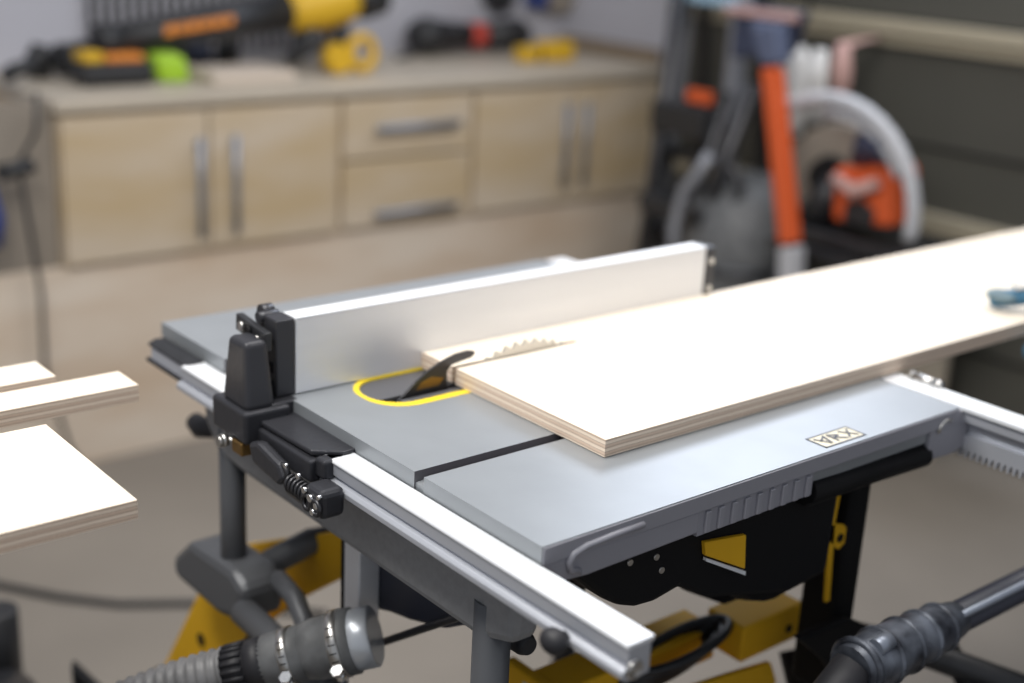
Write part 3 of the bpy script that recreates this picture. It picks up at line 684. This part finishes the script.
bs.box(-.395, -.372, -.040, .006, -.012, .0005, .002)
base = build(bs, 'saddle', 'cast', fence)
pl = MB().prism([V(-.400,.001,-.0165), V(-.262,.001,-.0165), V(-.262,-.012,-.0165), V(-.272,-.026,-.0165), V(-.280,-.036,-.0165), V(-.400,-.040,-.0165)], Vector((0,0,.005)), .0015)
build(pl, 'saddle_plate', 'cast', base)
build(MB().box(-.370, -.272, -.042, -.030, -.040, -.018, .003), 'saddle_skirt', 'cast', base)
build(MB().box(-.274, -.258, -.036, -.002, -.034, -.015, .003), 'saddle_end', 'cast', base)
sc1 = MB().tube([V(-.404,-.056,-.040), V(-.404,-.0615,-.040)], .0075, 6).tube([V(-.404,-.0615,-.040), V(-.404,-.065,-.040)], .0055, 16)
build(sc1, 'hex_bolt', 'steel', base)
build(MB().tube([V(-.404,-.058,-.040), V(-.396,-.046,-.040)], .004, 10), 'bolt_shank', 'steel', base)
build(MB().box(-.394, -.374, -.056, -.040, -.048, -.034, .002), 'brass_block', 'brass', base)
# cam lever, spring, small screws
cam = MB()
cam.prism([V(-0.3620,-.044,-.028), V(-0.3450,-.044,-.022), V(-0.3050,-.044,-.030), V(-0.2960,-.044,-.042), V(-0.3050,-.044,-.052), V(-0.3550,-.044,-.046)], Vector((0,-.012,0)), .004)
lv = build(cam, 'cam_lever', 'cast', fence)
build(MB().torus(V(-0.3060,-.050,-.040), (0,1,0), .008, .003), 'lever_eye', 'darksteel', lv)
sp = MB(); pp = []
for i in range(70):
    a = i*2*PI/12; pp.append(V(-.292+.034*i/70, -.050+.0075*math.cos(a), -.044+.0075*math.sin(a)))
sp.tube(pp, .0017, 8); build(sp, 'spring', 'darksteel', lv)
build(MB().tube([V(-0.2950,-.050,-.044), V(-0.2550,-.050,-.046)], .0045, 12), 'spring_rod', 'cast', lv)
build(MB().tube([V(-0.3000,-.046,-.055), V(-0.2450,-.046,-.058)], [.005,.004], 12), 'lower_rod', 'darksteel', lv)
lk = MB().box(-.260, -.230, -.056, -.030, -.058, -.030, .006)
b = build(lk, 'lock_block', 'cast', fence)
for x0_, y, z, r in ((-.322,-.056,-.026,.0022), (-.300,-.056,-.028,.0025), (-.286,-.058,-.036,.003), (-.276,-.058,-.040,.0035), (-.266,-.058,-.044,.003), (-.272,-.058,-.052,.0028), (-.262,-.058,-.034,.0022)):
    x = x0_+.030; build(MB().tube([V(x,y+.003,z), V(x,y-.001,z)], r, 12), 'screw', 'chrome', b)
for x in (-.253, -.238): build(MB().torus(V(x,-.0565,-.047), (0,1,0), .0065, .0022), 'ring', 'darksteel', b)

# ------------------------------------------------------------------ plywood
def ply(name, x0, x1, y0, y1, z0, z1, label, cat, kerf=None):
    mb = MB(); T = z1
    if not kerf: mb.box(x0, x1, y0, y1, z0, z1, .0004)
    else:
        k0, k1, ky = kerf
        pts = [(x0,y0),(k0,y0),(k0,ky),(k1,ky),(k1,y0),(x1,y0),(x1,y1),(x0,y1)]
        mb.prism([V(x, y, z0) for x, y in pts], Vector((0,0,z1-z0)))
    for f in mb.bm.faces:
        f.normal_update()
        f.material_index = 0 if abs(f.normal.z) > .7 else 1
    bmesh.ops.recalc_face_normals(mb.bm, faces=mb.bm.faces)
    for f in mb.bm.faces: f.material_index = 0 if abs(f.normal.z) > .7 else 1
    return build(mb, name, ('birch', 'plyedge'), label=label, cat=cat, group='plywood offcuts at the left' if cat == 'offcut' else None)
ply('plywood_board', -.3832, -.1019, .1596, 1.62, .0008, .0178, 'large pale plywood board being pushed through the saw along the fence', 'board', kerf=(-.3300, -.3240, .325))
ply('plywood_offcut', -.438, -.246, -1.15, -.218, -.0175, -.0005, 'widest pale plywood offcut at the left edge, nearest the camera', 'offcut')
ply('plywood_strip', -.536, -.4895, -1.15, -.1055, -.0175, -.0005, 'narrow pale plywood strip lying just behind the wide offcut', 'offcut')
ply('plywood_strip', -.606, -.5535, -1.15, -.163, -.0175, -.0005, 'shortest-reaching narrow plywood strip, farthest back at the left edge', 'offcut')
of = thing('outfeed_table', -.45, -.9, FL, 'plain outfeed bench carrying the plywood offcuts', 'table')
build(MB().box(-.85, .0, -1.25, -.62, -.045, -.0178, .003), 'table_top', 'wood', of)
for x in (-.80, -.05):
    for y in (-1.2, -.68): build(MB().box(x-.025, x+.025, y-.025, y+.025, FL, -.045, .003), 'leg', 'wood', of)

# ------------------------------------------------------------------ the rolling stand
st = thing('rolling_stand', -.3, .3, FL, 'yellow and black folding rolling stand under the table saw', 'saw stand')
yb = MB().box(-.178, -.124, .412, .512, -.310, -.266, .003)
build(yb, 'end_block', 'yellowp', st)
build(MB().tube([V(-.1245,.490,-.292), V(-.1225,.490,-.292)], .005, 14), 'block_hole', 'dark', st)
yr = MB().box(-.215, -.165, .190, .416, -.325, -.285, .003)
build(yr, 'rail_beam', 'yellowp', st)
ye = MB().box(-.245, -.165, .176, .190, -.345, -.283, .003)
build(ye, 'end_plate', 'yellowp', st)
build(MB().box(-.212, -.190, .1745, .1775, -.340, -.292, .001), 'plate_slot', 'labelw', st)
yw = MB().prism([V(-.118,.285,-.296), V(-.118,.38,-.306), V(-.118,.449,-.315), V(-.118,.463,-.345), V(-.118,.285,-.40)], Vector((.008,0,0)), .002)
build(yw, 'side_plate', 'yellowp', st)
# left folding leg plate
lp = MB().prism([V(-.600,.040,-.305), V(-.520,.040,-.262), V(-.395,.040,-.195), V(-.33,.040,-.15), V(-.33,.040,-.215), V(-.415,.040,-.262), V(-.450,.040,-.318), V(-.500,.040,-.368), V(-.76,.040,-.503)], Vector((0,.006,0)), .002)
def leftplate():
    y = .045
    f = MB().prism([V(x,y,z) for x, z in ((-.673,-.355),(-.795,-.535),(-.740,-.560),(-.575,-.455),(-.500,-.345),(-.535,-.310))], Vector((0,.006,0)), .002)
    a = build(f, 'leg_plate', 'yellowp', st)
    for x, z in ((-.672,-.425), (-.607,-.452)):
        build(MB().tube([V(x,y-.002,z), V(x,y+.0005,z)], .0085, 16), 'plate_hole', 'dark', a)
    build(MB().tube([V(-.752,y-.004,-.530), V(-.752,y,-.530)], .007, 12), 'bolt', 'steel', a)
    g_ = MB().prism([V(-.66,.10,-.305), V(-.52,.10,-.235), V(-.38,.10,-.165), V(-.38,.10,-.225), V(-.44,.10,-.252), V(-.55,.10,-.335), V(-.62,.10,-.40)], Vector((0,.012,0)), .002)
    build(g_, 'leg_channel', 'yellowp', st)
    build(MB().tube([V(-.80,.05,-.545), V(-.86,.05,-.60), V(-1.05,.05,FL+.02)], .014, 12), 'leg', 'black', st)
leftplate()
for (x0, y0, x1, y1) in ((-.50,.05,-.62,-.02), (-.06,.5,.10,.62), (-.50,.5,-.62,.62)):
    build(MB().tube([V(x0,y0,-.34), V((x0+x1)/2,(y0+y1)/2,-.60), V(x1,y1,FL+.015)], .018, 14), 'leg', 'black', st)
build(MB().tube([V(-.14,.51,-.290), V(-.135,.60,-.288)], .012, 14), 'stub_tube', 'black', st)
build(MB().prism([V(-.03,.384,-.225), V(-.03,.463,-.226), V(-.03,.576,-.290), V(-.03,.52,-.324), V(-.03,.464,-.304), V(-.03,.431,-.265)], Vector((-.012,0,0)), .003), 'fold_bracket', 'dark', st)
build(MB().tube([V(-.16,.54,-.318), V(-.06,.62,-.325), V(.20,.72,-.345)], .016, 14), 'cross_tube', 'black', st)
build(MB().tube([V(-.14,.53,-.34), V(-.10,.52,-.40), V(-.02,.46,-.44), V(.05,.38,-.46)], .020, 14), 'brace', 'dark', st)
build(MB().tube([V(.12,.26,-.40), V(.12,.62,-.40), V(.12,.90,-.40)], .022, 14), 'side_tube', 'dark', st)
build(MB().tube([V(.12,.60,-.40), V(-.02,.66,-.33), V(-.14,.55,-.33)], .014, 14), 'cross_tube', 'dark', st)
build(MB().tube([V(.12,.88,-.40), V(.14,.92,-.6), V(.16,.98,FL+.015)], .018, 14), 'leg', 'black', st)
build(MB().tube([V(-.56,.57,-.60), V(.02,.56,-.60)], .014, 12), 'cross_member', 'black', st)
build(MB().box(-.52, -.02, .02, .05, -.365, -.338, .004), 'cross_member', 'black', st)
# coiled cable wrapped on the stand
cab_ = MB()
for k in range(4):
    pp = []
    for i in range(41):
        a = 2*PI*i/40; pp.append(V(-.165+.026*math.cos(a)+.004*k, .330+.065*math.sin(a)+.006*k, -.300+.010*math.sin(a+.4)+.007*k))
    cab_.tube(pp, .0055, 10, cap=False)
build(cab_, 'power_cable', 'black', label='black power cable coiled over the yellow stand beam', cat='cable')

# ------------------------------------------------------------------ foreground vacuum wand at the lower right
wd = thing('vacuum_wand', .064, .5, FL, 'blurred black tube with ribbed steel coupling at the lower right corner', 'vacuum wand')
yy = Vector((0,1,0)); W0 = V(.062,.400,-.198)
build(MB().tube([W0+yy*.10, W0+yy*.60], .0165, 20), 'tube', 'navyblack', wd)
build(MB().tube([W0+Vector((.012,.10,.013)), W0+Vector((.012,.60,.013))], .004, 8), 'tube_rib', 'bluegrey', wd)
mb = MB().tube([W0-yy*.06, W0-yy*.02, W0+yy*.02, W0+yy*.08, W0+yy*.11], [.024,.028,.027,.023,.018], 24)
build(mb, 'coupling', 'wandm', wd)
for t_ in (-.05, -.015, .02, .05, .08):
    build(MB().torus(W0+yy*t_, (0,1,0), .027-.06*max(0,t_), .0035), 'coupling_ring', 'wandm', wd)
build(MB().tube([W0+Vector((.010,-.04,.022)), W0+Vector((.010,-.020,.024))], .009, 12), 'release_button', 'bluegrey', wd)
build(MB().tube([W0-yy*.055, W0-yy*.10+Vector((0,0,-.03)), W0-yy*.12+Vector((.0,0,-.15)), W0-yy*.12+Vector((.02,0,-.5)), Vector((.22,.2,.03)), Vector((.4,.0,.03))], .021, 20), 'hose_end', 'rubberdark', wd)
build(MB().ball(W0+Vector((.0,.47,.03)), .018), 'hanging_hook', 'black', wd)
build(MB().tube([W0+yy*.60, W0+Vector((.1,.75,-.3)), Vector((.25,1.15,.03))], .0165, 14), 'lower_tube', 'black', wd)

# dark vacuum parts at the bottom left
vb = thing('dust_container', -.97, -.16, FL, 'black dust container with an upright pipe at the bottom left corner', 'dust container')
build(MB().tube([V(-1.105,-.062,-.70), V(-1.105,-.062,-.552), V(-1.105,-.062,-.550)], [.028,.028,.025], 24), 'pipe', 'black', vb)
build(MB().tube([V(-1.02,-.16,FL), V(-1.02,-.16,-.69), V(-1.02,-.16,-.635), V(-1.02,-.16,-.620)], [.145,.14,.115,.03], 32), 'container', 'black', vb)
build(MB().prism([V(-.915,-.03,-.60), V(-.905,-.035,-.555), V(-.835,.0,-.60), V(-.87,-.03,-.66)], Vector((-.02,.012,0)), .003).tube([V(-.90,-.04,-.60), V(-.94,-.10,-.66)], .012, 10), 'latch', 'dark', vb)

# ------------------------------------------------------------------ the operator
def operator():
    p = thing('person', .42, 1.55, FL, 'person in dark work clothes and blue gloves pushing the plywood board', 'person')
    def skin(name, verts, edges, radii, m, parent, sub=2):
        me = bpy.data.meshes.new(name); base = world_loc(parent)
        me.from_pydata([Vector(v)+Vector((0,0,H))-base for v in verts], edges, []); o = bpy.data.objects.new(name, me); C.objects.link(o); o.parent = parent
        me.materials.append(M[m]); s = o.modifiers.new('skin', 'SKIN'); o.data.skin_vertices[0].data[0].use_root = True
        for i, r in enumerate(radii): o.data.skin_vertices[0].data[i].radius = (r, r) if not isinstance(r, tuple) else r
        sb = o.modifiers.new('sub', 'SUBSURF'); sb.levels = sub; sb.render_levels = sub; s.use_smooth_shade = True
        return o
    b = .42; y = 1.62
    vs = [(b,y,.04), (b,y-.02,.22), (b,y-.05,.42), (b-.01,y-.07,.54), (b-.02,y-.08,.60),      # pelvis, waist, chest, neck base, neck
          (b-.10,y,-.02), (b-.11,y-.03,-.42), (b-.12,y,-.81), (b-.16,y-.10,-.85),              # left leg
          (b+.10,y,-.02), (b+.12,y+.05,-.42), (b+.12,y+.12,-.81), (b+.12,y+.02,-.85),
          (b-.17,y-.05,.50), (b-.30,y-.26,.30), (.03,1.11,.105),                               # near arm to the board
          (b+.17,y-.05,.50), (b+.24,y-.20,.28), (b+.05,y-.42,.16)]
    ed = [(0,1),(1,2),(2,3),(3,4),(0,5),(5,6),(6,7),(7,8),(0,9),(9,10),(10,11),(11,12),(3,13),(13,14),(14,15),(3,16),(16,17),(17,18)]
    ra = [.15,.14,.155,.09,.055,.085,.06,.045,.04,.085,.06,.045,.04,.065,.048,.032,.065,.048,.032]
    skin('body', vs, ed, ra, 'cloth', p)
    hd = MB().ball(V(b-.03,y-.10,.745), .095, .82, .98, 1.25).tube([V(b-.025,y-.085,.58), V(b-.03,y-.095,.70)], .05, 16)
    hd.ball(V(b-.055,y-.195,.735), .016, .8, 1.2, 1.5).ball(V(b-.11,y-.09,.74), .02, .4, .8, 1.3).ball(V(b+.05,y-.09,.74), .02, .4, .8, 1.3)
    h = build(hd, 'head', 'skinm', p)
    build(MB().ball(V(b-.03,y-.085,.785), .100, .86, .98, 1.0), 'hair', 'hair', h)
    for sx in (-.036, .030): build(MB().ball(V(b-.03+sx, y-.180,.755), .010), 'eye', 'dark', h)
    build(MB().ball(V(b-.045,y-.188,.69), .02, 1.3, .4, .35), 'mouth', 'red', h)
    # gloved hand: index finger pressed on the board, thumb under its edge
    hv = [(0.030,1.110,.105), (-0.030,1.025,.068), (-0.075,0.965,.052)]
    he = [(0,1),(1,2)]; hr = [.032,.036,.030]
    roots = [(-0.075,0.935,.046),(-0.090,0.960,.048),(-0.098,0.985,.048),(-0.098,1.010,.046)]
    tips = [[(-0.108,0.895,.044),(-0.140,0.870,.034),(-0.162,0.858,.030)],
            [(-0.115,0.948,.047),(-0.145,0.945,.036),(-0.160,0.943,.030)],
            [(-0.125,0.985,.047),(-0.155,0.985,.036),(-0.168,0.986,.030)],
            [(-0.133,1.000,.045),(-0.160,1.002,.034),(-0.172,1.004,.029)]]
    for r0, ch in zip(roots, tips):
        i = len(hv); hv.append(r0); hr.append(.014); he.append((2, i))
        for q in ch: hv.append(q); hr.append(.0115); he.append((len(hv)-2, len(hv)-1))
    i = len(hv)
    for q in ((-0.035,0.955,.030), (-0.050,0.910,.004), (-0.070,0.855,-.012), (-0.086,0.826,-.0125)):
        hv.append(q); hr.append(.0125); he.append((1 if len(hv)-1 == i else len(hv)-2, len(hv)-1))
    g_ = skin('glove', hv, he, hr, 'glove', p, 2)
    g_['label'] = 'blue rubber work glove'
    build(MB().ball(V(-0.148,0.866,.0355), .0135, 1.5, 1.3, .55), 'glove_fingertip', 'glovegrey', g_)
    build(MB().tube([V(-0.138,0.872,.049), V(-0.112,0.897,.057), V(-0.085,0.930,.060)], [.008,.011,.011], 12, flat=(.6,1.1)), 'glove_patch', 'white', g_)
    build(MB().tube([V(-0.070,0.850,-.0135), V(-0.055,0.880,-.009)], [.0138,.016], 12), 'thumb_knit', 'white', g_)
    skin('glove', [(b+.05,y-.42,.16),(b,y-.47,.13),(b-.03,y-.51,.12),(b-.05,y-.54,.11),(b+.02,y-.54,.11),(b+.0,y-.555,.105),(b-.02,y-.56,.105),(b-.055,y-.49,.11)], [(0,1),(1,2),(2,3),(1,4),(1,5),(2,6),(1,7)], [.032,.034,.02,.012,.012,.012,.012,.012], 'glove', p)
operator()
